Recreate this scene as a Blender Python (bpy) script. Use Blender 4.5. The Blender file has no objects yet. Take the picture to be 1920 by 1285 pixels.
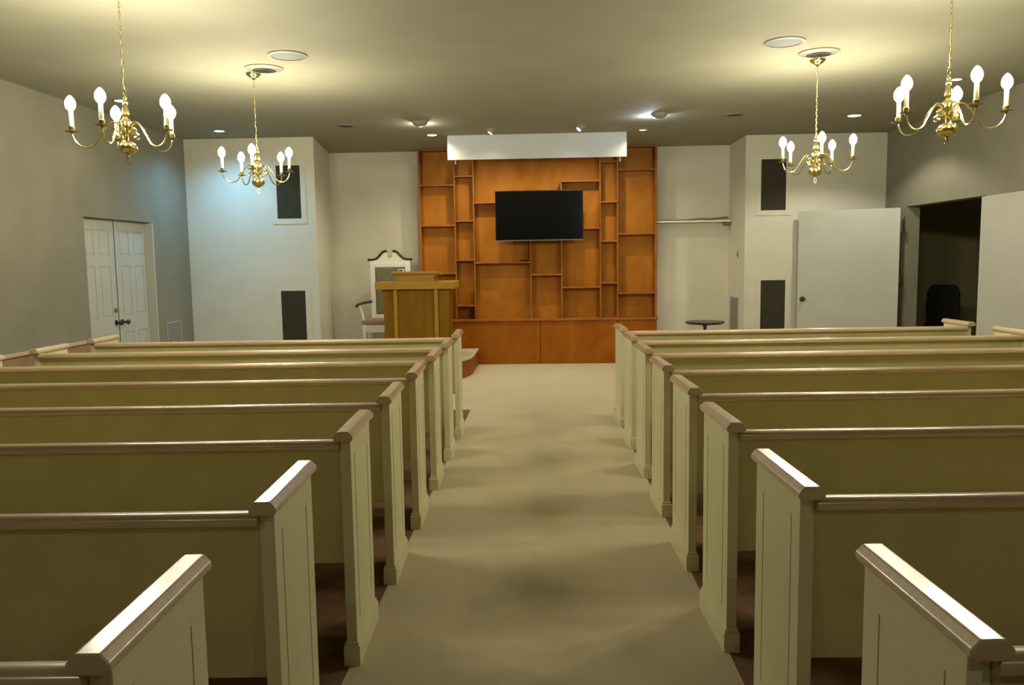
import bpy, bmesh, math, random
from mathutils import Vector, Matrix
random.seed(7)
C = bpy.context.scene.collection
PI = math.pi

# ------------------------------------------------------------------ materials
def principled(name, col, rough=0.6, metal=0.0, spec=0.5, coat=0.0):
    m = bpy.data.materials.new(name); m.use_nodes = True
    b = m.node_tree.nodes['Principled BSDF']
    b.inputs['Base Color'].default_value = (*col, 1)
    b.inputs['Roughness'].default_value = rough
    b.inputs['Metallic'].default_value = metal
    b.inputs['Specular IOR Level'].default_value = spec
    b.inputs['Coat Weight'].default_value = coat
    b.inputs['Coat Roughness'].default_value = 0.15
    return m

def mottled(name, c1, c2, scale=6.0, rough=0.6, bump=0.0, bscale=60.0, detail=4.0, spec=0.4, stretch=(1, 1, 1), dist=0.0, metal=0.0, lo=.35, hi=.65, bdist=.01):
    m = principled(name, c1, rough, metal, spec)
    nt = m.node_tree; N = nt.nodes; L = nt.links; b = N['Principled BSDF']
    tc = N.new('ShaderNodeTexCoord'); mp = N.new('ShaderNodeMapping'); mp.inputs['Scale'].default_value = stretch
    L.new(tc.outputs['Object'], mp.inputs['Vector'])
    n = N.new('ShaderNodeTexNoise'); n.inputs['Scale'].default_value = scale; n.inputs['Detail'].default_value = detail
    n.inputs['Distortion'].default_value = dist
    L.new(mp.outputs['Vector'], n.inputs['Vector'])
    r = N.new('ShaderNodeValToRGB')
    r.color_ramp.elements[0].position = lo; r.color_ramp.elements[0].color = (*c1, 1)
    r.color_ramp.elements[1].position = hi; r.color_ramp.elements[1].color = (*c2, 1)
    L.new(n.outputs['Fac'], r.inputs['Fac']); L.new(r.outputs['Color'], b.inputs['Base Color'])
    if bump > 0:
        n2 = N.new('ShaderNodeTexNoise'); n2.inputs['Scale'].default_value = bscale; n2.inputs['Detail'].default_value = 3
        L.new(tc.outputs['Object'], n2.inputs['Vector'])
        bp = N.new('ShaderNodeBump'); bp.inputs['Strength'].default_value = bump; bp.inputs['Distance'].default_value = bdist
        L.new(n2.outputs['Fac'], bp.inputs['Height']); L.new(bp.outputs['Normal'], b.inputs['Normal'])
    return m

def emission(name, col, s):
    m = bpy.data.materials.new(name); m.use_nodes = True
    nt = m.node_tree; nt.nodes.clear()
    e = nt.nodes.new('ShaderNodeEmission'); o = nt.nodes.new('ShaderNodeOutputMaterial')
    e.inputs['Color'].default_value = (*col, 1); e.inputs['Strength'].default_value = s
    nt.links.new(e.outputs[0], o.inputs[0]); return m


BULB_COL = (1.0, 0.93, 0.69)
M = {
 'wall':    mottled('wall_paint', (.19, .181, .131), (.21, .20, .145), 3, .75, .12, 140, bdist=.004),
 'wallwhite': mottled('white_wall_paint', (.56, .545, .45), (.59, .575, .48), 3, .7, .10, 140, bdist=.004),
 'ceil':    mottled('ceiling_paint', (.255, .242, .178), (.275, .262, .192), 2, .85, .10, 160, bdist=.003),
 'carpet':  mottled('beige_carpet', (.53, .465, .315), (.56, .49, .34), 2.2, .95, .6, 260, 6, .1, bdist=.01),
 'floor':   mottled('brown_carpet', (.15, .085, .045), (.21, .12, .066), 9, .9, .4, 220, 5, .1),
 'pew':     mottled('pew_cream_paint', (.60, .565, .36), (.66, .62, .41), 4, .5, .05, 90, spec=.35),
 'pewback': mottled('pew_back_khaki', (.53, .475, .25), (.59, .53, .29), 5, .6, .05, 120, spec=.3),
 'cap':     mottled('tan_cap_rail', (.46, .335, .21), (.56, .42, .27), 10, .3, .02, 60, stretch=(.3, 4, 4), spec=.6),
 'whitepaint': principled('white_gloss_paint', (.78, .765, .69), .42, 0, .45),
 'doorwhite': mottled('white_door_paint', (.39, .395, .35), (.415, .42, .37), 3, .4, .04, 90, spec=.4),
 'ply':     mottled('orange_plywood', (.31, .108, .006), (.43, .165, .014), 2.4, .5, .06, 60, 6, .15, stretch=(1, 1, .55), dist=1.2, lo=.3, hi=.72),
 'plyedge': mottled('stained_wood_edge', (.24, .075, .012), (.33, .115, .02), 7, .45, .04, 60, spec=.2, stretch=(1, 1, .4)),
 'plybase': mottled('base_plywood', (.235, .066, .003), (.31, .10, .006), 3, .5, .05, 60, 6, .12, stretch=(1, 1, .5), dist=1.5, lo=.3, hi=.7),
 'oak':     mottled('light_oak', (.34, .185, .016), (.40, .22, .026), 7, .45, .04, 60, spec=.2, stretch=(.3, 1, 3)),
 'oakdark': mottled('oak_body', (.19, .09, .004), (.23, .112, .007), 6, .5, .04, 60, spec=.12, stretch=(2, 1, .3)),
 'darkwood': principled('dark_wood', (.035, .022, .012), .35),
 'grille':  mottled('dark_grille_cloth', (.030, .026, .014), (.045, .038, .022), 60, .9, .4, 500),
 'brass':   mottled('polished_brass', (.62, .52, .20), (.72, .61, .26), 8, .17, metal=1.0),
 'brassdark': mottled('aged_brass', (.30, .25, .10), (.36, .30, .12), 12, .28, metal=1.0),
 'candle':  principled('candle_sleeve', (.55, .52, .28), .5),
 'cord':    principled('gold_cord', (.50, .42, .20), .5),
 'bulb':    emission('lit_bulb', BULB_COL, 590),
 'tvbody':  principled('tv_black_plastic', (.008, .008, .008), .4, 0, .2),
 'screen':  principled('tv_screen', (.004, .004, .004), .15, 0, .06),
 'silver':  principled('tv_edge', (.25, .25, .24), .35, .6),
 'black':   principled('black_laminate', (.012, .011, .011), .3),
 'blackfab': principled('black_upholstery', (.008, .007, .008), .8),
 'mauve':   mottled('mauve_upholstery', (.30, .20, .17), (.36, .25, .21), 18, .85, .2, 300),
 'greengrey': mottled('grey_green_upholstery', (.15, .145, .085), (.19, .18, .11), 14, .85, .2, 300),
 'hardware': principled('dark_bronze', (.05, .04, .022), .35, .8),
 'vent':    principled('grey_metal_vent', (.36, .33, .30), .5, .2),
 'ventdark': principled('vent_void', (.04, .035, .025), .8),
 'canvoid': principled('unlit_can_interior', (.035, .035, .028), .6),
 'trimwhite': principled('fixture_white', (.21, .20, .16), .5),
 'speakerplate': mottled('ceiling_speaker_mesh', (.15, .158, .16), (.18, .188, .19), 200, .7),
 'brownpanel': mottled('brown_wainscot', (.27, .165, .095), (.32, .20, .12), 5, .6, .05, 80, stretch=(1, 1, .3)),
 'roomdark': principled('side_room_paint', (.42, .40, .22), .9),
 'valance': principled('valance_white', (.50, .52, .53), .6),
 'lens_warm': emission('lamp_lens_warm', (1, .93, .80), 30),
 'lens_white': emission('lamp_lens_white', (.97, .98, 1), 30),
 'lens_blue': emission('lamp_lens_blue', (.62, .84, 1), 6),
 'lens_pink': emission('lamp_lens_pink', (1, .62, .46), 1.7),
 'lens_cold': emission('lamp_lens_cold', (.70, .86, 1), 1.6),
 'lens_dim': emission('lamp_lens_dim', (1, .88, .66), 1.5),
}

for _k, _c, _r in (('cap', .35, .13), ('brass', 0, .1)):
    _b = M[_k].node_tree.nodes['Principled BSDF']; _b.inputs['Coat Weight'].default_value = _c; _b.inputs['Coat Roughness'].default_value = _r
# ------------------------------------------------------------------ mesh helpers
def bx(bm, x0, x1, y0, y1, z0, z1):
    v = [bm.verts.new(p) for p in ((x0,y0,z0),(x1,y0,z0),(x1,y1,z0),(x0,y1,z0),(x0,y0,z1),(x1,y0,z1),(x1,y1,z1),(x0,y1,z1))]
    for f in ((0,3,2,1),(4,5,6,7),(0,1,5,4),(1,2,6,5),(2,3,7,6),(3,0,4,7)):
        bm.faces.new([v[i] for i in f])
def box(x0, x1, y0, y1, z0, z1):
    bm = bmesh.new(); bx(bm, min(x0,x1), max(x0,x1), y0, y1, z0, z1); return bm
def prism(bm, poly, a, b, axis='z'):
    """poly of 2-tuples extruded between a and b along axis."""
    def P(p, t):
        return {'z': (p[0], p[1], t), 'y': (p[0], t, p[1]), 'x': (t, p[0], p[1])}[axis]
    A = [bm.verts.new(P(p, a)) for p in poly]; B = [bm.verts.new(P(p, b)) for p in poly]
    bm.faces.new(A[::-1]); bm.faces.new(B); n = len(poly)
    for i in range(n): bm.faces.new((A[i], A[(i+1)%n], B[(i+1)%n], B[i]))
def lathe(bm, prof, seg=24, at=(0, 0, 0), rot=None):
    R = rot or Matrix.Identity(3); o = Vector(at); rings = []
    for r, z in prof:
        if r < 1e-5: rings.append([bm.verts.new(o + R @ Vector((0, 0, z)))])
        else: rings.append([bm.verts.new(o + R @ Vector((r*math.cos(2*PI*k/seg), r*math.sin(2*PI*k/seg), z))) for k in range(seg)])
    for A, B in zip(rings, rings[1:]):
        for k in range(seg):
            k2 = (k+1) % seg
            if len(A) == 1 and len(B) == 1: continue
            if len(A) == 1: bm.faces.new((A[0], B[k2], B[k]))
            elif len(B) == 1: bm.faces.new((A[k], A[k2], B[0]))
            else: bm.faces.new((A[k], A[k2], B[k2], B[k]))
def smooth_path(pts, n=8):
    P = [Vector(p) for p in pts]; out = []
    for i in range(len(P)-1):
        p0 = P[max(i-1, 0)]; p1 = P[i]; p2 = P[i+1]; p3 = P[min(i+2, len(P)-1)]
        for k in range(n):
            t = k/n
            out.append(.5*((2*p1)+(-p0+p2)*t+(2*p0-5*p1+4*p2-p3)*t*t+(-p0+3*p1-3*p2+p3)*t**3))
    out.append(P[-1]); return out
def tube(bm, pts, rad, seg=8, closed=False):
    P = [Vector(p) for p in pts]; n = len(P); rings = []; up = Vector((0, 0, 1)); prev = None
    for i in range(n):
        if closed: d = P[(i+1) % n] - P[i-1]
        else: d = P[min(i+1, n-1)] - P[max(i-1, 0)]
        d.normalize()
        if prev is None:
            s = d.cross(up)
            if s.length < 1e-3: s = d.cross(Vector((1, 0, 0)))
        else: s = prev - d*prev.dot(d)
        s.normalize(); prev = s; t = d.cross(s); r = rad[i] if isinstance(rad, (list, tuple)) else rad
        rings.append([bm.verts.new(P[i] + r*(math.cos(2*PI*k/seg)*s + math.sin(2*PI*k/seg)*t)) for k in range(seg)])
    m = n if closed else n-1
    for i in range(m):
        A = rings[i]; B = rings[(i+1) % n]
        for k in range(seg): bm.faces.new((A[k], A[(k+1)%seg], B[(k+1)%seg], B[k]))
    if not closed:
        bm.faces.new(rings[0][::-1]); bm.faces.new(rings[-1])
def obj(name, bm, mat, parent=None, smooth=False, bevel=0.0, bseg=2):
    bmesh.ops.recalc_face_normals(bm, faces=bm.faces)
    me = bpy.data.meshes.new(name); bm.to_mesh(me); bm.free()
    if smooth:
        for p in me.polygons: p.use_smooth = True
        try: me.set_sharp_from_angle(angle=math.radians(40))
        except Exception: pass
    o = bpy.data.objects.new(name, me); C.objects.link(o); me.materials.append(M[mat])
    if parent: o.parent = parent
    if bevel:
        b = o.modifiers.new('bevel', 'BEVEL'); b.width = bevel; b.segments = bseg; b.limit_method = 'ANGLE'
    return o
def tag(o, label=None, cat=None, group=None, kind=None):
    if label: o['label'] = label
    if cat: o['category'] = cat
    if group: o['group'] = group
    if kind: o['kind'] = kind
    return o
def thing(name, label=None, cat=None, loc=(0, 0, 0), rz=0.0, group=None, kind=None):
    o = bpy.data.objects.new(name, None); C.objects.link(o); o.empty_display_size = .1
    o.location = loc; o.rotation_euler = (0, 0, rz)
    return tag(o, label, cat, group, kind)
def copy_tree(o, parent=None, kids=None):
    if kids is None:
        kids = {}
        for q in list(C.objects):
            if q.parent: kids.setdefault(q.parent, []).append(q)
    c = o.copy(); C.objects.link(c)
    if parent: c.parent = parent
    for ch in kids.get(o, []): copy_tree(ch, c, kids)
    return c
def struct(name, bm, mat, parent=None, **k):
    o = obj(name, bm, mat, parent, **k)
    if not parent: o['kind'] = 'structure'
    return o

# ------------------------------------------------------------------ room shell
CH = 3.28; XW = 4.8
struct('floor', box(-5.0, 8.4, -2.6, 14.6, -.12, 0), 'floor')
bm = bmesh.new(); bx(bm, -5.0, 5.0, -2.6, 12.8, CH, CH+.12); struct('ceiling', bm, 'ceil')
bm = bmesh.new()
bx(bm, -5.0, -XW, -2.6, 8.46, 0, CH); bx(bm, -5.0, -XW, 8.46, 9.99, 2.127, CH); bx(bm, -5.0, -XW, 9.99, 11.0, 0, CH)
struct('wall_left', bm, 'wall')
bm = bmesh.new()
bx(bm, XW, XW+.17, -2.6, 9.08, 0, CH); bx(bm, XW, XW+.17, 9.08, 11.02, 2.222, CH); bx(bm, XW, XW+.17, 11.02, 11.7, 0, CH)
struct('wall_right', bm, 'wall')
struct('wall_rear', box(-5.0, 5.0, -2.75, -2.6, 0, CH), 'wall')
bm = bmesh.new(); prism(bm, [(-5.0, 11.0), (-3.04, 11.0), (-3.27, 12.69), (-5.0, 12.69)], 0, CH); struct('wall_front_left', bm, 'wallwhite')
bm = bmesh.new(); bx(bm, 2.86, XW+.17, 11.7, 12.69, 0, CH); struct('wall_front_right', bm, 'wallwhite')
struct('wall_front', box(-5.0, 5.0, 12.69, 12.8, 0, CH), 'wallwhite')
# dark side room seen through the open doorway
bm = bmesh.new()
bx(bm, 8.2, 8.35, 7.0, 14.5, 0, 2.75); bx(bm, 4.97, 8.2, 14.35, 14.5, 0, 2.75); bx(bm, 4.97, 8.2, 6.9, 7.05, 0, 2.75); bx(bm, 4.97, 8.35, 6.9, 14.5, 2.7, 2.8); bx(bm, 4.97, 5.0, 11.9, 14.4, 0, 2.75)
struct('wall_side_room', bm, 'roomdark')
# brown wainscot along the left wall
tr = thing('trim_1', kind='structure', loc=(-XW, 0, 0))
obj('wainscot_panel', box(0, .022, -2.6, 8.43, 0, .80), 'brownpanel', tr)
obj('chair_rail', box(0, .045, -2.6, 8.44, .80, .835), 'cap', tr, bevel=.006)
for n, (x0, x1, y0, y1) in enumerate(((2.88, XW, 11.685, 11.7), (-XW, -3.04, 10.985, 11.0))):
    struct('baseboard_front_%s' % ('right', 'left')[n], box(x0, x1, y0, y1, 0, .10), 'whitepaint')

# carpet runner and front area
bm = bmesh.new()
prism(bm, [(-.785, -2.5), (.74, -2.5), (.75, 8.66), (4.79, 8.66), (4.79, 11.68), (2.85, 11.68), (2.85, 12.44), (-1.02, 12.44), (-1.02, 11.6), (-1.2, 10.85), (-1.5, 10.66), (-3.05, 10.66), (-3.05, 10.98), (-4.79, 10.98), (-4.79, 8.66), (-.79, 8.66)], .0, .003)
struct('floor_carpet', bm, 'carpet')

# ------------------------------------------------------------------ doors
def panel_leaf(w, h):
    """six panel leaf, hinge side at y=0, face towards +x."""
    bm = bmesh.new(); t = .04; st = .11
    bx(bm, 0, t-.007, 0, w, .01, h)
    ys = [0, st, w/2-.05, w/2+.05, w-st, w]; zs = [.01, .24, .83, 1.02, 1.60, 1.72, h-.12, h]
    for i in range(5):
        for j in range(7):
            if i % 2 == 0 or j % 2 == 0: bx(bm, t-.007, t, ys[i], ys[i+1], zs[j], zs[j+1])
    bmesh.ops.remove_doubles(bm, verts=bm.verts, dist=1e-5)
    seen = {}
    for f in list(bm.faces): seen.setdefault(tuple(round(c, 4) for c in f.calc_center_median()), []).append(f)
    bmesh.ops.delete(bm, geom=[f for v in seen.values() if len(v) > 1 for f in v], context='FACES_ONLY')
    for y0, y1 in ((st+.025, w/2-.075), (w/2+.075, w-st-.025)):
        for z0, z1 in ((.265, .805), (1.045, 1.575), (1.745, h-.145)):
            bx(bm, t-.007, t-.002, y0, y1, z0, z1)
    return bm
lx = -XW-.135
d1 = thing('door_1', kind='structure', loc=(lx, 8.46, 0))
obj('door_leaf', panel_leaf(.762, 2.124), 'doorwhite', d1, bevel=.004)
bm = bmesh.new(); R90 = Matrix.Rotation(PI/2, 3, 'Y')
lathe(bm, [(.0, 0), (.032, 0), (.032, .008), (.012, .012), (.012, .04), (.026, .048), (.03, .065), (.022, .08), (0, .083)], 20, (.04, .70, .955), R90)
obj('door_knob', bm, 'hardware', d1, smooth=True)
bm = bmesh.new(); lathe(bm, [(.0, 0), (.028, 0), (.028, .012), (.015, .018), (0, .02)], 20, (.04, .70, 1.10), R90)
obj('deadbolt', bm, 'brassdark', d1, smooth=True)
obj('astragal', box(.038, .043, .759, .769, .01, 2.12), 'hardware', d1)
d2 = thing('door_2', kind='structure', loc=(lx, 9.228, 0))
obj('door_leaf', panel_leaf(.762, 2.124), 'doorwhite', d2, bevel=.004)
bm = bmesh.new()
lathe(bm, [(.0, 0), (.032, 0), (.032, .008), (.012, .012), (.012, .05), (.024, .058), (.029, .075), (.02, .09), (0, .093)], 20, (.04, .065, .955), R90)
obj('door_knob', bm, 'hardware', d2, smooth=True)
struct('trim_2', box(-4.90, -4.80, 9.965, 9.99, 0, 2.127), 'doorwhite')
# big flush leaf standing open in front of the wall
ang = math.atan2(11.56-10.98, 3.55-4.70); Lw = math.hypot(11.56-10.98, 3.55-4.70)
d3 = thing('door_3', kind='structure', loc=(4.715, 10.975, 0), rz=ang)
obj('door_leaf', box(.01, Lw, -.022, .022, .02, 2.205), 'doorwhite', d3, bevel=.003)
bm = bmesh.new(); RX = Matrix.Rotation(-PI/2, 3, 'X')
lathe(bm, [(.0, 0), (.034, 0), (.034, .008), (.013, .014), (.013, .04), (.028, .048), (.033, .065), (.024, .08), (0, .084)], 20, (Lw-.075, .022, 1.0), RX)
obj('door_knob', bm, 'hardware', d3, smooth=True)
for z in (.62, 1.27, 1.95):
    bm = bmesh.new(); lathe(bm, [(0, -.06), (.013, -.06), (.013, .06), (0, .06)], 10, (-.012, .028, z)); bx(bm, -.012, .006, -.02, .026, z-.055, z+.055)
    obj('hinge', bm, 'hardware', d3)
d4 = thing('door_4', kind='structure', loc=(XW-.012, 9.06, 0), rz=-PI/2+.0)
obj('door_leaf', box(.01, 1.28, -.06, -.015, .02, 2.205), 'doorwhite', d4, bevel=.003)
for z in (.62, 1.95):
    obj('hinge', box(-.004, .012, -.045, -.03, z-.05, z+.05), 'hardware', d4)

# ------------------------------------------------------------------ pews
PL = 3.30
def make_pew(s):
    t = thing('pew')
    def X(a, b): return (min(s*a, s*b), max(s*a, s*b))
    def endp(x):
        bm = bmesh.new(); a, b = X(x, x+.042); bx(bm, a, b, 0, .42, .0, .925)
        e = obj('end_panel', bm, 'pew', t, bevel=.003)
        bm = bmesh.new(); a, b = X(x-.012, x+.054); bx(bm, a, b, -.012, .432, 0, .085); a, b = X(x-.006, x+.048); bx(bm, a, b, -.006, .426, .085, .1)
        obj('plinth', bm, 'pew', e, bevel=.003)
        # thin raised moulding on the outer face
        bm = bmesh.new()
        o = x if x < 1 else x+.042; d = -.0018 if x < 1 else .0018
        a, b = X(o, o+d)
        y0, y1, z0, z1, w = .07, .35, .17, .85, .012
        for q in ((y0, y1, z0, z0+w), (y0, y1, z1-w, z1), (y0, y0+w, z0+w, z1-w), (y1-w, y1, z0+w, z1-w)): bx(bm, a, b, *q)
        obj('moulding', bm, 'pew', e)
        # cap rail with softened shoulders
        prof = [(-.030, .922), (.030, .922), (.0385, .930), (.0385, .944), (.022, .962), (-.022, .962), (-.0385, .944), (-.0385, .930)]
        cx = s*(x+.021)
        bm = bmesh.new(); prism(bm, [(cx+p[0], p[1]) for p in prof], -.04, .432, 'y')
        obj('cap_rail', bm, 'cap', e, bevel=.004, bseg=3)
    endp(0); endp(PL-.042)
    a, b = X(.042, PL-.042)
    bm = bmesh.new()
    prism(bm, [(.006, .885), (.024, .885), (.089, .40), (.071, .40)], a, b, 'x')
    obj('backrest', bm, 'pewback', t)
    bm = bmesh.new()
    prof = [(-.012, .882), (.024, .882), (.032, .895), (.030, .912), (.018, .922), (-.008, .922), (-.022, .914), (-.027, .902), (-.024, .889)]
    prism(bm, prof, a, b, 'x'); obj('top_rail', bm, 'cap', t, smooth=True)
    bm = bmesh.new(); bx(bm, a, b, .085, .45, .415, .445); bx(bm, a, b, .415, .45, .35, .415)
    obj('seat', bm, 'pewback', t, bevel=.005)
    bm = bmesh.new(); m = s*PL/2; bx(bm, m-.02, m+.02, .12, .42, 0, .415); obj('support', bm, 'pew', t)
    return t
YL = [1.327, 2.19, 3.10, 3.92, 4.755, 5.58, 6.42, 7.24]
YR = [1.386, 2.313, 3.22, 4.09, 4.96, 5.86, 6.77, 7.68]
nth = ['in the row nearest the camera', 'in the second row from the camera', 'in the third row from the camera', 'in the fourth row from the camera', 'in the fifth row from the camera', 'in the sixth row from the camera', 'second from the front of the room', 'in the front row nearest the stage']
for s, Y, x0, nm in ((-1, YL, -.757, 'left'), (1, YR, .734, 'right')):
    proto = make_pew(s)
    for k, y in enumerate(Y):
        o = proto if k == 0 else copy_tree(proto)
        o.location = (x0, y, 0); o.rotation_euler = (0, 0, .036)
        tag(o, 'cream pew with tan rails %s of the aisle, %s' % (nm, nth[k]), 'pew', 'pews %s of the aisle' % nm)

# ------------------------------------------------------------------ wooden shelving wall
S = 12.47/12.3
cz = lambda z: 1.615+(z-1.615)*S
W = thing('wooden_wall_unit', 'orange-brown wooden wall of staggered shelves and panels behind the television', 'wall unit', (-.07, 12.47, 0))
ox = .07
def wb(name, x0, x1, y0, y1, z0, z1, mat, bev=.003): return obj(name, box(x0+ox, x1+ox, y0, y1, z0, z1), mat, W, bevel=bev)
wb('back_board', -1.85, 1.72, .20, .213, .68, CH, 'ply', 0)
ux = {'A': -1.852, 'B': -1.318, 'C': -1.030, 'D': -.172, 'E': .298, 'F': .885, 'G': 1.145, 'H': 1.722}
zt = {'A': CH-.002, 'B': CH-.002, 'C': CH-.002, 'D': cz(1.99), 'E': cz(2.74), 'F': CH-.002, 'G': CH-.002, 'H': CH-.002}
for k, x in ux.items():
    w = .016 if k in 'AH' else .011
    wb('upright', x-w, x+w, .0 if k in 'AH' else .012, .20, .70, zt[k], 'plyedge')
SH = [('A','B',2.727),('A','B',2.126),('A','B',1.41),('B','C',2.853),('B','C',2.191),('B','C',1.606),('B','C',.918),('C','D',2.455),('C','D',1.562),('D','E',1.372),('E','F',2.75),('E','F',2.052),('E','F',1.174),('F','G',3.026),('F','G',2.437),('F','G',1.857),('F','G',1.235),('G','H',2.904),('G','H',1.96),('G','H',1.075)]
for a, b, z in SH:
    z = cz(z); wb('shelf', ux[a]+.003, ux[b]-.003, -.004, .199, z-.011, z+.011, 'plyedge')
wb('top_board', -1.85, 1.72, .0, .20, CH-.022, CH-.002, 'plyedge')
wb('ledge', -1.875, 1.752, -.035, .21, .665, .70, 'plyedge', .005)
for x0, x1 in ((-1.866, -.043), (-.037, 1.137), (1.143, 1.736)): wb('base_panel', x0, x1, -.012, .02, .0, .665, 'plybase')

# television on an arm
tv = thing('television', 'large black flat television mounted on the wooden wall', 'television', (-.035, 12.27, 1.885), rz=.05)
obj('casing', box(-.655, .655, 0, .05, 0, .738), 'tvbody', tv, bevel=.006)
obj('screen', box(-.643, .643, -.003, .001, .018, .727), 'screen', tv)
obj('bottom_bezel', box(-.655, .655, -.004, .0, -.001, .006), 'silver', tv)
obj('wall_bracket', box(-.2, .2, .05, .39, .22, .52), 'tvbody', tv)
sb = obj('streaming_box', box(-.33, -.19, 12.50, 12.59, cz(1.562)+.012, cz(1.562)+.036), 'tvbody', bevel=.004)
tag(sb, 'small flat black box on the shelf under the television', 'media box')
bm = bmesh.new(); tube(bm, smooth_path([(-.205, 12.565, 1.60), (-.20, 12.57, 1.70), (-.196, 12.585, 1.88), (-.15, 12.55, 1.98)]), .004, 6)
cb = obj('cable', bm, 'tvbody', smooth=True); tag(cb, 'thin black cable dropping from the television to the shelf box', 'cable')

# hanging white valance
V = thing('valance', 'long white board hanging from the ceiling in front of the wooden wall', 'valance', (-.055, 11.13, 2.953))
bm = bmesh.new(); bx(bm, -1.20, 1.20, 0, .02, 0, CH-2.955)
obj('board', bm, 'valance', V, bevel=.002)
obj('ceiling_cleat', box(-1.19, 1.19, .02, .06, CH-3.0, CH-2.955), 'valance', V)
for x in (-1.10, 1.115):
    obj('screen_hook', box(x-.007, x+.007, .03, .044, -.055, CH-3.0), 'valance', V)

# ------------------------------------------------------------------ platform, pulpit, chair
def arc(cx, cy, rx, ry, a0, a1, n=14): return [(cx+rx*math.cos(math.radians(a0+(a1-a0)*k/n)), cy+ry*math.sin(math.radians(a0+(a1-a0)*k/n))) for k in range(n+1)]
poly = [(-1.0, 12.43)] + arc(-1.36, 11.55, .36, .83, 0, -90) + [(-3.03, 10.70), (-3.03, 11.05), (-3.22, 12.43)]
pt = thing('platform', 'low raised platform with curved wooden edge and beige carpet under the pulpit', 'platform', (0, 0, 0))
bm = bmesh.new(); prism(bm, poly, 0.0, .235); obj('curved_fascia', bm, 'plybase', pt, smooth=True)
bm = bmesh.new(); prism(bm, [(x+(.012 if x > -1.4 else 0), y-(.012 if y < 11.4 else 0)) for x, y in poly], .235, .256); obj('carpet_top', bm, 'carpet', pt, bevel=.004)

PZ = .256
pu = thing('pulpit', 'light oak pulpit with wide counter and raised book rest on the platform', 'pulpit', (-1.725, 11.02, PZ))
zz = lambda z: z-PZ
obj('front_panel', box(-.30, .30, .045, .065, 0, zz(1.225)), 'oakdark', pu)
for sgn in (-1, 1):
    a, b = sorted((sgn*.25, sgn*.305)); obj('column', box(a, b, .0, .045, 0, zz(1.225)), 'oak', pu, bevel=.012, bseg=3)
    bm = bmesh.new(); xs = sorted((sgn*.305, sgn*.46)); xb = sorted((sgn*.305, sgn*.43))
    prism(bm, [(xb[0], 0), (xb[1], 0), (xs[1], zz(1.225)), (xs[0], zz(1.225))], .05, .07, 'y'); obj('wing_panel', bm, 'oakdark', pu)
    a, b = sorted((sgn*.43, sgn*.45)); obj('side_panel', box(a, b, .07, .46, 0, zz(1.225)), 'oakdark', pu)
obj('base_rail', box(-.47, .47, -.01, .09, 0, .10), 'oak', pu, bevel=.006)
obj('counter', box(-.545, .545, -.03, .56, zz(1.225), zz(1.325)), 'oak', pu, bevel=.006)
bm = bmesh.new()
pf = [(-.275, 1.325), (.275, 1.325), (.255, 1.345), (.25, 1.38), (.262, 1.41), (.285, 1.428), (-.285, 1.428), (-.262, 1.41), (-.25, 1.38), (-.255, 1.345)]
prism(bm, [(x, zz(z)) for x, z in pf], .02, .46, 'y'); obj('riser', bm, 'oak', pu)
bm = bmesh.new(); prism(bm, [(-.02, zz(1.468)), (-.02, zz(1.43)), (.50, zz(1.40)), (.50, zz(1.438))], -.32, .32, 'x'); obj('book_rest', bm, 'oak', pu, bevel=.006)
bm = bmesh.new(); bx(bm, -.235, -.16, .04, .09, zz(1.462), zz(1.50)); q = thing('small_box', 'tiny white and dark box on the book rest of the pulpit', 'box', (-1.725, 11.02, PZ)); obj('box_body', bm, 'whitepaint', q, bevel=.004)
obj('box_lid', box(-.222, -.172, .037, .04, zz(1.472), zz(1.492)), 'hardware', q)

ch = thing('throne_chair', 'white clergy armchair with dark scrolled pediment behind the pulpit', 'chair', (-2.275, 11.72, PZ))
cz2 = lambda z: z-PZ
def leg(x0, x1, y0, y1, z1, nm='leg'): return obj(nm, box(x0, x1, y0, y1, 0, z1), 'whitepaint', ch, bevel=.008)
leg(-.35, -.29, 0, .06, cz2(.70)); leg(.29, .35, 0, .06, cz2(.70)); leg(-.31, -.25, .44, .50, cz2(.70)); leg(.25, .31, .44, .50, cz2(.70))
obj('apron', box(-.34, .34, .005, .045, cz2(.58), cz2(.69)), 'whitepaint', ch, bevel=.006)
obj('stretcher', box(-.30, .30, .02, .045, cz2(.34), cz2(.38)), 'whitepaint', ch, bevel=.006)
obj('seat_cushion', box(-.355, .355, -.01, .48, cz2(.69), cz2(.765)), 'mauve', ch, bevel=.025, bseg=4)
bm = bmesh.new(); bx(bm, -.30, -.225, .44, .50, cz2(.69), cz2(1.58)); bx(bm, .225, .30, .44, .50, cz2(.69), cz2(1.58)); bx(bm, -.225, .225, .44, .50, cz2(1.52), cz2(1.58)); bx(bm, -.225, .225, .44, .50, cz2(.76), cz2(.82))
obj('back_frame', bm, 'whitepaint', ch, bevel=.006)
bm = bmesh.new(); bx(bm, -.225, .225, .43, .48, cz2(.82), cz2(1.52)); obj('back_cushion', bm, 'greengrey', ch, bevel=.02, bseg=3)
bm = bmesh.new()
pts = [(-.30, 1.58), (.30, 1.58), (.30, 1.625), (.20, 1.63), (.12, 1.69), (.07, 1.735), (.04, 1.735), (.035, 1.66), (-.035, 1.66), (-.04, 1.735), (-.07, 1.735), (-.12, 1.69), (-.20, 1.63), (-.30, 1.625)]
prism(bm, [(x, cz2(z)) for x, z in pts], .45, .49, 'y'); obj('crest', bm, 'whitepaint', ch)
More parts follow.
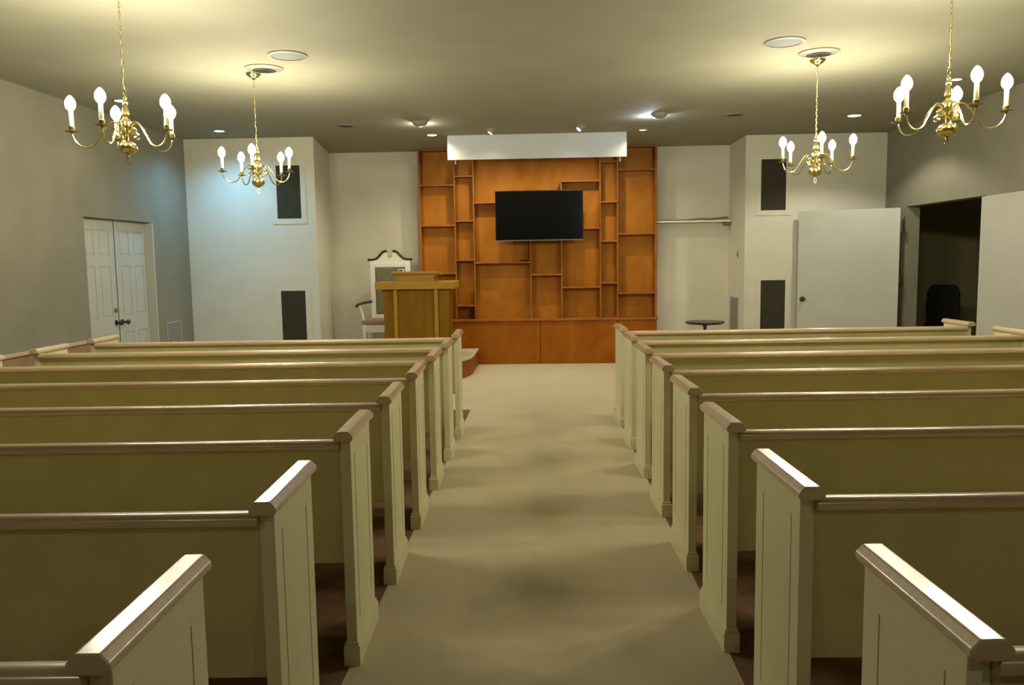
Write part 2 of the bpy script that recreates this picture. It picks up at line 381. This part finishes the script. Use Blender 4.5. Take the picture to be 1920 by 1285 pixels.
for sgn in (-1, 1):
    bm = bmesh.new()
    tube(bm, smooth_path([(sgn*.335, .46, cz2(1.635)), (sgn*.27, .46, cz2(1.632)), (sgn*.21, .46, cz2(1.645)), (sgn*.16, .46, cz2(1.69)), (sgn*.115, .46, cz2(1.74)), (sgn*.07, .46, cz2(1.76)), (sgn*.045, .46, cz2(1.752))]), [.018]*48+[.024], 8)
    obj('pediment_scroll', bm, 'darkwood', ch, smooth=True)
    bm = bmesh.new(); tube(bm, smooth_path([(sgn*.42, .0, cz2(.965)), (sgn*.41, .05, cz2(.985)), (sgn*.37, .25, cz2(1.0)), (sgn*.29, .46, cz2(1.01))]), .02, 8)
    ar = obj('armrest', bm, 'darkwood', ch, smooth=True)
    bm = bmesh.new(); tube(bm, smooth_path([(sgn*.335, .05, cz2(.72)), (sgn*.355, .08, cz2(.83)), (sgn*.395, .07, cz2(.97))]), .018, 8)
    obj('arm_post', bm, 'whitepaint', ar, smooth=True)

# ------------------------------------------------------------------ small table, wall shelf, side room chair
tb = thing('pedestal_table', 'small round black pedestal table in the alcove beside the wooden wall', 'table', (2.185, 11.05, .0))
bm = bmesh.new(); lathe(bm, [(0, .705), (.235, .705), (.255, .715), (.262, .728), (.258, .738), (0, .738)], 40); obj('tabletop', bm, 'black', tb, smooth=True)
bm = bmesh.new(); lathe(bm, [(0, .05), (.03, .05), (.022, .12), (.022, .66), (.045, .70), (.09, .705), (0, .705)], 20); obj('pedestal', bm, 'black', tb, smooth=True)
bm = bmesh.new(); lathe(bm, [(0, .013), (.21, .013), (.21, .025), (.05, .055), (0, .06)], 32); obj('base', bm, 'black', tb, smooth=True)

ws = thing('wall_shelf', 'narrow white shelf on the alcove wall right of the wooden wall', 'shelf', (2.30, 12.69, 2.14))
obj('shelf_board', box(-.56, .555, -.17, -.002, -.014, .012), 'whitepaint', ws, bevel=.004)
obj('bracket', box(.46, .555, -.16, -.002, -.06, -.014), 'greengrey', ws, bevel=.01)
bm = bmesh.new(); random.seed(3)
tube(bm, smooth_path([(-.55, -.05, .02), (-.3, -.06, .022), (-.05, -.05, .025), (.1, -.06, .04), (.25, -.05, .034), (.4, -.07, .045), (.53, -.06, .055)], 5), [.006+.006*random.random()+.008*k/31 for k in range(31)], 6)
gl = obj('garland', bm, 'greengrey', smooth=True); gl.location = (2.30, 12.69, 2.14); tag(gl, 'dark dried strand lying along the narrow white shelf', 'garland')

oc = thing('office_chair', 'black office chair standing in the dark room beyond the open doorway', 'chair', (6.15, 12.75, 0), rz=-.45)
bm = bmesh.new(); pts = [(-.21, .52), (.21, .52), (.235, .75), (.225, 1.0), (.19, 1.10), (.12, 1.125), (-.12, 1.125), (-.19, 1.10), (-.225, 1.0), (-.235, .75)]
prism(bm, pts, -.06, .0, 'y'); obj('backrest', bm, 'blackfab', oc, bevel=.02, bseg=3)
obj('seat', box(-.25, .25, -.02, .46, .43, .52), 'blackfab', oc, bevel=.03, bseg=3)
bm = bmesh.new(); lathe(bm, [(0, .10), (.03, .10), (.03, .43), (0, .43)], 12, (0, .22, 0)); obj('gas_lift', bm, 'black', oc)
bm = bmesh.new()
for k in range(5):
    a = 2*PI*k/5; tube(bm, [(0, .22, .12), (.28*math.cos(a), .22+.28*math.sin(a), .07)], .018, 6); lathe(bm, [(0, 0), (.03, .005), (.03, .05), (0, .055)], 10, (.28*math.cos(a), .22+.28*math.sin(a), .002))
obj('caster_base', bm, 'black', oc)

# ------------------------------------------------------------------ speaker grilles, vents, switch
def grille(x0, x1, z0, z1, yw, label):
    t = thing('speaker_grille', label, 'speaker grille', ((x0+x1)/2, yw, z0), group='dark cloth grilles in the front walls')
    w = (x1-x0)/2; h = z1-z0
    obj('grille_cloth', box(-w, w, -.008, -.001, 0, h), 'grille', t)
    bm = bmesh.new(); f = .07
    for q in ((-w-f, -w, -f, h+f), (w, w+f, -f, h+f), (-w, w, -f, 0), (-w, w, h, h+f)): bx(bm, q[0], q[1], -.012, -.001, q[2], q[3])
    obj('frame', bm, 'wallwhite', t)
grille(-3.56, -3.235, 2.203, 2.908, 11.0, 'upper dark grille in the bluish-lit front wall left of the pulpit')
grille(-3.56, -3.225, .53, 1.229, 11.0, 'lower dark grille in the bluish-lit front wall left of the pulpit')
grille(3.075, 3.42, 2.239, 2.945, 11.7, 'upper dark grille in the front wall beside the open white door')
grille(3.09, 3.434, .56, 1.26, 11.7, 'lower dark grille in the front wall beside the open white door')

def wall_vent(loc, rz, w, h, label):
    t = thing('air_vent', label, 'vent', loc, rz)
    bm = bmesh.new(); f = .02
    for q in ((-w/2, -w/2+f, 0, h), (w/2-f, w/2, 0, h), (-w/2+f, w/2-f, 0, f), (-w/2+f, w/2-f, h-f, h)): bx(bm, q[0], q[1], -.012, -.001, q[2], q[3])
    obj('frame', bm, 'vent', t)
    bm = bmesh.new(); n = int(h/.022)
    for k in range(1, n): bx(bm, -w/2+f, w/2-f, -.010, -.006, k*.022, k*.022+.014)
    obj('louvres', bm, 'vent', t)
    obj('backing', box(-w/2+f, w/2-f, -.004, -.001, f, h-f), 'ventdark', t)
wall_vent((-XW, 10.40, .30), PI/2, .42, .575, 'grey louvred return vent low on the wall beside the double doors')
wall_vent((2.86, 12.26, .40), -PI/2, .50, .60, 'grey louvred vent low on the alcove side wall by the round table')
sw = thing('light_switch', 'small light switch on the alcove side wall above the vent', 'light switch', (2.86, 12.08, 1.63), -PI/2)
obj('cover_plate', box(-.036, .036, -.006, -.001, -.058, .058), 'vent', sw, bevel=.002); obj('toggle', box(-.006, .006, -.018, -.006, -.012, .012), 'hardware', sw)

# ------------------------------------------------------------------ chandeliers (z measured down from the ceiling)
def make_chandelier():
    t = thing('chandelier'); z = lambda w: w-CH
    bm = bmesh.new(); lathe(bm, [(0, z(3.279)), (.066, z(3.279)), (.066, z(3.272)), (.058, z(3.262)), (.036, z(3.245)), (.016, z(3.236)), (.010, z(3.222)), (0, z(3.22))], 28); obj('canopy', bm, 'brass', t, smooth=True)
    bm = bmesh.new(); n = 19; z0, z1 = 2.69, 3.215; step = (z1-z0)/n
    for k in range(n):
        cz_ = z(z0+step*(k+.5)); a = (k % 2)*PI/2+.4; hl = step*.62; hw = .0068; link = []
        for j in range(12):
            u = 2*PI*j/12; link.append((hw*math.cos(u)*math.cos(a), hw*math.cos(u)*math.sin(a), cz_+hl*math.sin(u)))
        tube(bm, link, .0017, 5, True)
    obj('chain', bm, 'brass', t, smooth=True)
    bm = bmesh.new(); random.seed(5)
    tube(bm, smooth_path([(.0035*math.sin(k*1.9), .0035*math.cos(k*2.3), z(2.68+.545*k/14)) for k in range(15)], 4), .0015, 5); obj('cord', bm, 'cord', t, smooth=True)
    bm = bmesh.new()
    ring = [(.016*math.cos(2*PI*j/18), 0, z(2.664)+.026*math.sin(2*PI*j/18)) for j in range(18)]; tube(bm, ring, .0036, 6, True); obj('hanging_loop', bm, 'brass', t, smooth=True)
    bm = bmesh.new()
    lathe(bm, [(0, z(2.640)), (.007, z(2.638)), (.011, z(2.628)), (.007, z(2.618)), (.014, z(2.610)), (.017, z(2.600)), (.014, z(2.590)), (.009, z(2.584)), (.014, z(2.572)), (.019, z(2.545)), (.022, z(2.528)), (.015, z(2.520)), (.009, z(2.514)), (.016, z(2.506)), (.028, z(2.492)), (.034, z(2.474)), (.033, z(2.458)), (.020, z(2.448)), (.026, z(2.438)), (.036, z(2.428)), (.036, z(2.412)), (.024, z(2.400)), (.010, z(2.392)), (.009, z(2.374)), (.016, z(2.368)), (0, z(2.366))], 28); obj('baluster_stem', bm, 'brass', t, smooth=True)
    bm = bmesh.new(); lathe(bm, [(0, z(2.372)), (.020, z(2.371)), (.042, z(2.360)), (.054, z(2.342)), (.056, z(2.328)), (.050, z(2.312)), (.036, z(2.298)), (.016, z(2.290)), (.007, z(2.284)), (.007, z(2.276)), (0, z(2.275))], 32); bl = obj('ball', bm, 'brass', t, smooth=True)
    bm = bmesh.new(); tube(bm, [(0, .010*math.cos(2*PI*j/16), z(2.256)+.022*math.sin(2*PI*j/16)) for j in range(16)], .0031, 6, True); obj('bottom_ring', bm, 'brassdark', bl, smooth=True)
    for k in range(5):
        a = 2*PI*k/5; ca, sa = math.cos(a), math.sin(a)
        p = lambda r, w, s=0: (r*ca-s*sa, r*sa+s*ca, z(w))
        bm = bmesh.new()
        tube(bm, smooth_path([p(.022, 2.430), p(.032, 2.462), p(.055, 2.479), p(.085, 2.476), p(.115, 2.445), p(.145, 2.398), p(.175, 2.350), p(.212, 2.328), p(.252, 2.332), p(.283, 2.358), p(.298, 2.395), p(.300, 2.412)], 5), .0052, 8)
        tube(bm, smooth_path([p(.03, 2.415), p(.055, 2.425), p(.078, 2.412), p(.080, 2.392), p(.064, 2.386), p(.058, 2.398), p(.066, 2.406)], 4), .0042, 6)
        tube(bm, smooth_path([p(.03, 2.445), p(.05, 2.452), p(.064, 2.440), p(.058, 2.428), p(.048, 2.434)], 4), .0038, 6)
        arm = obj('arm', bm, 'brass', t, smooth=True)
        q = p(.30, 2.40)
        bm = bmesh.new(); lathe(bm, [(0, .006), (.008, .006), (.010, .012), (.036, .016), (.038, .020), (.034, .020), (.013, .016), (.012, .022), (.015, .026), (.0165, .046), (.014, .048), (.012, .030), (0, .030)], 24, q); obj('drip_pan', bm, 'brassdark', arm, smooth=True)
        bm = bmesh.new(); lathe(bm, [(0, .031), (.0122, .031), (.0122, .135), (.009, .138), (0, .138)], 16, q); obj('candle_sleeve', bm, 'candle', arm, smooth=True)
        bm = bmesh.new(); lathe(bm, [(0, .138), (.010, .140), (.020, .150), (.0275, .164), (.030, .180), (.0275, .197), (.019, .213), (.008, .226), (0, .230)], 16, q); obj('bulb', bm, 'bulb', arm, smooth=True)
    return t
spec = [(-2.53, 5.0, -25, 'nearer brass candle chandelier over the left pews'), (-2.525, 7.30, -8, 'farther brass candle chandelier over the left pews'), (2.385, 7.30, 9, 'farther brass candle chandelier over the right pews'), (2.385, 4.98, 27, 'nearer brass candle chandelier over the right pews')]
pc = make_chandelier()
for k, (x, y, ph, lab) in enumerate(spec):
    o = pc if k == 0 else copy_tree(pc)
    n = math.hypot(x, y); c = (-x/n, -y/n); r = (y/n, -x/n); f = math.radians(ph)
    d = (c[0]*math.cos(f)+r[0]*math.sin(f), c[1]*math.cos(f)+r[1]*math.sin(f))
    o.location = (x, y, CH-.001); o.rotation_euler = (0, 0, math.atan2(d[1], d[0]))
    tag(o, lab, 'chandelier', 'brass candle chandeliers')

# ------------------------------------------------------------------ ceiling fittings
def spot(parent, loc, rot, col, power, size=110, blend=.6, rad=.05):
    l = bpy.data.lights.new('lamp', 'SPOT'); l.energy = power; l.color = col; l.spot_size = math.radians(size); l.spot_blend = blend; l.shadow_soft_size = rad
    o = bpy.data.objects.new('lamp_light', l); C.objects.link(o); o.parent = parent; o.location = loc; o.rotation_euler = rot; return o
def can_light(x, y, lens, r, label, col=None, power=0, size=120, rot=(0, 0, 0), blend=.6):
    t = thing('recessed_light', label, 'ceiling light', (x, y, CH))
    bm = bmesh.new(); lathe(bm, [(r, -.001), (r*1.28, -.001), (r*1.27, -.008), (r*1.05, -.010), (r, -.006)], 32); obj('trim_ring', bm, 'trimwhite', t, smooth=True)
    bm = bmesh.new(); lathe(bm, [(0, -.0015), (r, -.0015), (r*.98, -.006), (r*.6, -.012), (0, -.014)], 32); obj('lens', bm, lens, t, smooth=True)
    if power: spot(t, (0, 0, -.025), rot, col, power, size, blend, .05)
    return t
WARM = (1, .88, .66)
can_light(-1.449, 11.04, 'lens_warm', .062, 'bright recessed light beside the left end of the white hanging board', (1, .87, .60), 80, 150)
can_light(3.788, 10.215, 'lens_warm', .075, 'bright recessed light above the open white door', (1, .93, .76), 125, 134, blend=.3)
can_light(-4.044, 10.338, 'lens_blue', .065, 'bluish recessed light near the double doors', (.25, .60, 1.0), 135, 150, blend=.8)
can_light(1.339, 10.986, 'lens_dim', .055, 'dim recessed light beside the right end of the white hanging board', (1, .87, .62), 36, 150)
can_light(-4.26, 8.33, 'lens_warm', .055, 'recessed light over the side aisle seen past the left chandelier', (1, .9, .7), 14, 120)
can_light(4.02, 8.24, 'lens_warm', .045, 'recessed light over the side aisle seen past the right chandelier', (1, .9, .7), 14, 120)
for x in (-.72, .55):
    can_light(x, 11.66, 'lens_warm', .06, 'recessed light behind the white hanging board, on the %s' % ('pulpit side' if x < 0 else 'round table side'), (1, .87, .60), 96, 165)
for x in (-2.4, 2.3):  # added fill lamps out of view, brightening the near pew backs
    can_light(x, -1.0, 'lens_warm', .075, 'added fill light %s, unseen behind the last pews' % ('over the left side' if x < 0 else 'over the right side'), (1, .92, .66), 55, 150)
def unlit(x, y, label):
    t = thing('unlit_recessed_light', label, 'ceiling light', (x, y, CH))
    bm = bmesh.new(); lathe(bm, [(.088, -.001), (.112, -.001), (.110, -.007), (.092, -.008)], 32); obj('trim_ring', bm, 'trimwhite', t, smooth=True)
    bm = bmesh.new(); lathe(bm, [(0, -.004), (.089, -.004), (.089, -.001), (0, -.001)], 32); obj('baffle', bm, 'canvoid', t)
unlit(-2.402, 10.184, 'dark unlit recessed light in the ceiling left of the stage')
unlit(2.301, 9.991, 'dark unlit recessed light in the ceiling right of the stage')
def eyeball(x, y, tilt, lens, label, col, power, aim, lensdir):
    t = thing('eyeball_spotlight', label, 'ceiling spotlight', (x, y, CH))
    bm = bmesh.new(); lathe(bm, [(.066, -.001), (.088, -.001), (.086, -.007), (.066, -.009)], 28); obj('trim_ring', bm, 'trimwhite', t, smooth=True)
    bm = bmesh.new(); lathe(bm, [(.066, -.002), (.064, -.020), (.052, -.038), (.032, -.050), (0, -.055)], 24); obj('eyeball', bm, 'trimwhite', t, smooth=True)
    d = Vector(lensdir).normalized(); R = d.to_track_quat('Z', 'Y').to_matrix()
    bm = bmesh.new(); lathe(bm, [(0, .010), (.032, .008), (.036, 0), (0, 0)], 20, Vector((0, 0, -.012))+d*.052, R); obj('lens', bm, lens, t, smooth=True)
    q = Vector(aim).normalized().to_track_quat('-Z', 'Y').to_euler()
    spot(t, Vector((0, 0, -.012))+d*.085, q, col, power, 70, .7, .03)
eyeball(-.618, 10.633, 0, 'lens_pink', 'pinkish eyeball spotlight in front of the white hanging board', (1, .76, .6), 5, (0, 1, -1.0), (-.5, -.1, -.8))
eyeball(.514, 10.532, 0, 'lens_cold', 'cold white eyeball spotlight in front of the white hanging board', (.85, .93, 1), 5, (-.1, 1, -1.0), (-.6, -.2, -.7))
def dome(x, y, col, power, lens, label, off=0):
    t = thing('dome_spotlight', label, 'ceiling spotlight', (x, y, CH))
    bm = bmesh.new(); lathe(bm, [(.098, -.001), (.096, -.010), (.084, -.030), (.060, -.050), (.03, -.060), (0, -.062)], 28); obj('dome_shade', bm, 'trimwhite', t, smooth=True)
    bm = bmesh.new(); lathe(bm, [(0, 0), (.018, 0), (.016, .01), (0, .012)], 18, (0, .082, -.022), Matrix.Rotation(-PI/2, 3, 'X')); obj('lens', bm, lens, t, smooth=True)
    l = bpy.data.lights.new('lamp', 'POINT'); l.energy = power; l.color = col; l.shadow_soft_size = .02
    o = bpy.data.objects.new('lamp_light', l); C.objects.link(o); o.parent = t; o.location = (off, .15, -.07)
dome(-1.454, 9.993, (1, .95, .78), 8, 'lens_dim', 'half-dome spotlight with a faint warm glow on the ceiling')
dome(1.387, 9.804, (.72, .84, 1), 11, 'lens_cold', 'half-dome spotlight throwing a bluish glow on the ceiling', -.07)
def ceil_speaker(x, y, label):
    t = thing('ceiling_speaker', label, 'ceiling speaker', (x, y, CH))
    bm = bmesh.new(); lathe(bm, [(.135, -.001), (.158, -.001), (.156, -.009), (.135, -.012)], 36); obj('rim', bm, 'trimwhite', t, smooth=True)
    bm = bmesh.new(); lathe(bm, [(0, -.001), (.136, -.001), (.136, -.008), (.08, -.013), (0, -.015)], 36); obj('mesh_cover', bm, 'speakerplate', t, smooth=True)
ceil_speaker(-2.035, 6.71, 'round grey speaker in the ceiling near the far left chandelier')
ceil_speaker(1.923, 6.68, 'round grey speaker in the ceiling near the far right chandelier')
def ceil_vent(x, y, label):
    t = thing('ceiling_vent', label, 'vent', (x, y, CH))
    bm = bmesh.new(); lathe(bm, [(.10, -.001), (.165, -.001), (.164, -.008), (.145, -.012), (.142, -.009), (.122, -.016), (.119, -.012), (.10, -.020)], 40); obj('rings', bm, 'trimwhite', t, smooth=True)
    bm = bmesh.new(); lathe(bm, [(0, -.001), (.101, -.001), (.101, -.012), (0, -.012)], 32); obj('dark_core', bm, 'canvoid', t)
    bm = bmesh.new()
    for r in (.03, .055, .08): lathe(bm, [(r-.004, -.012), (r+.006, -.012), (r+.002, -.020), (r-.006, -.020), (r-.004, -.012)], 28)
    obj('diffuser_vanes', bm, 'ventdark', t)
ceil_vent(-2.37, 7.13, 'round ceiling vent with dark core beside the far left chandelier canopy')
ceil_vent(2.31, 7.05, 'round ceiling vent with dark core beside the far right chandelier canopy')

# ------------------------------------------------------------------ world, camera, colour management
w = bpy.data.worlds.new('world'); bpy.context.scene.world = w; w.use_nodes = True
w.node_tree.nodes['Background'].inputs[0].default_value = (.02, .02, .018, 1); w.node_tree.nodes['Background'].inputs[1].default_value = .2
F, yaw, pitch, roll = 1527.8142, .0383, .1022, .0154
fw = Vector((-math.sin(yaw)*math.cos(pitch), math.cos(yaw)*math.cos(pitch), -math.sin(pitch)))
r0 = Vector((math.cos(yaw), math.sin(yaw), 0)); u0 = r0.cross(fw)
rr = math.cos(roll)*r0-math.sin(roll)*u0; uu = math.sin(roll)*r0+math.cos(roll)*u0
cam = bpy.data.cameras.new('camera'); co = bpy.data.objects.new('camera', cam); C.objects.link(co)
cam.sensor_width = 36; cam.lens = F/1920*36; cam.clip_start = .05
mt = Matrix((rr, uu, -fw)).transposed().to_4x4(); mt.translation = (0, 0, 1.615); co.matrix_world = mt
sc = bpy.context.scene; sc.camera = co
sc.view_settings.view_transform = 'Standard'; sc.view_settings.look = 'None'; sc.view_settings.gamma = 1; sc.view_settings.use_curve_mapping = False
sc.view_settings.exposure = -0.1
sc.cycles.use_denoising = True
sc.cycles.max_bounces = 10; sc.cycles.diffuse_bounces = 7; sc.cycles.sample_clamp_indirect = 6
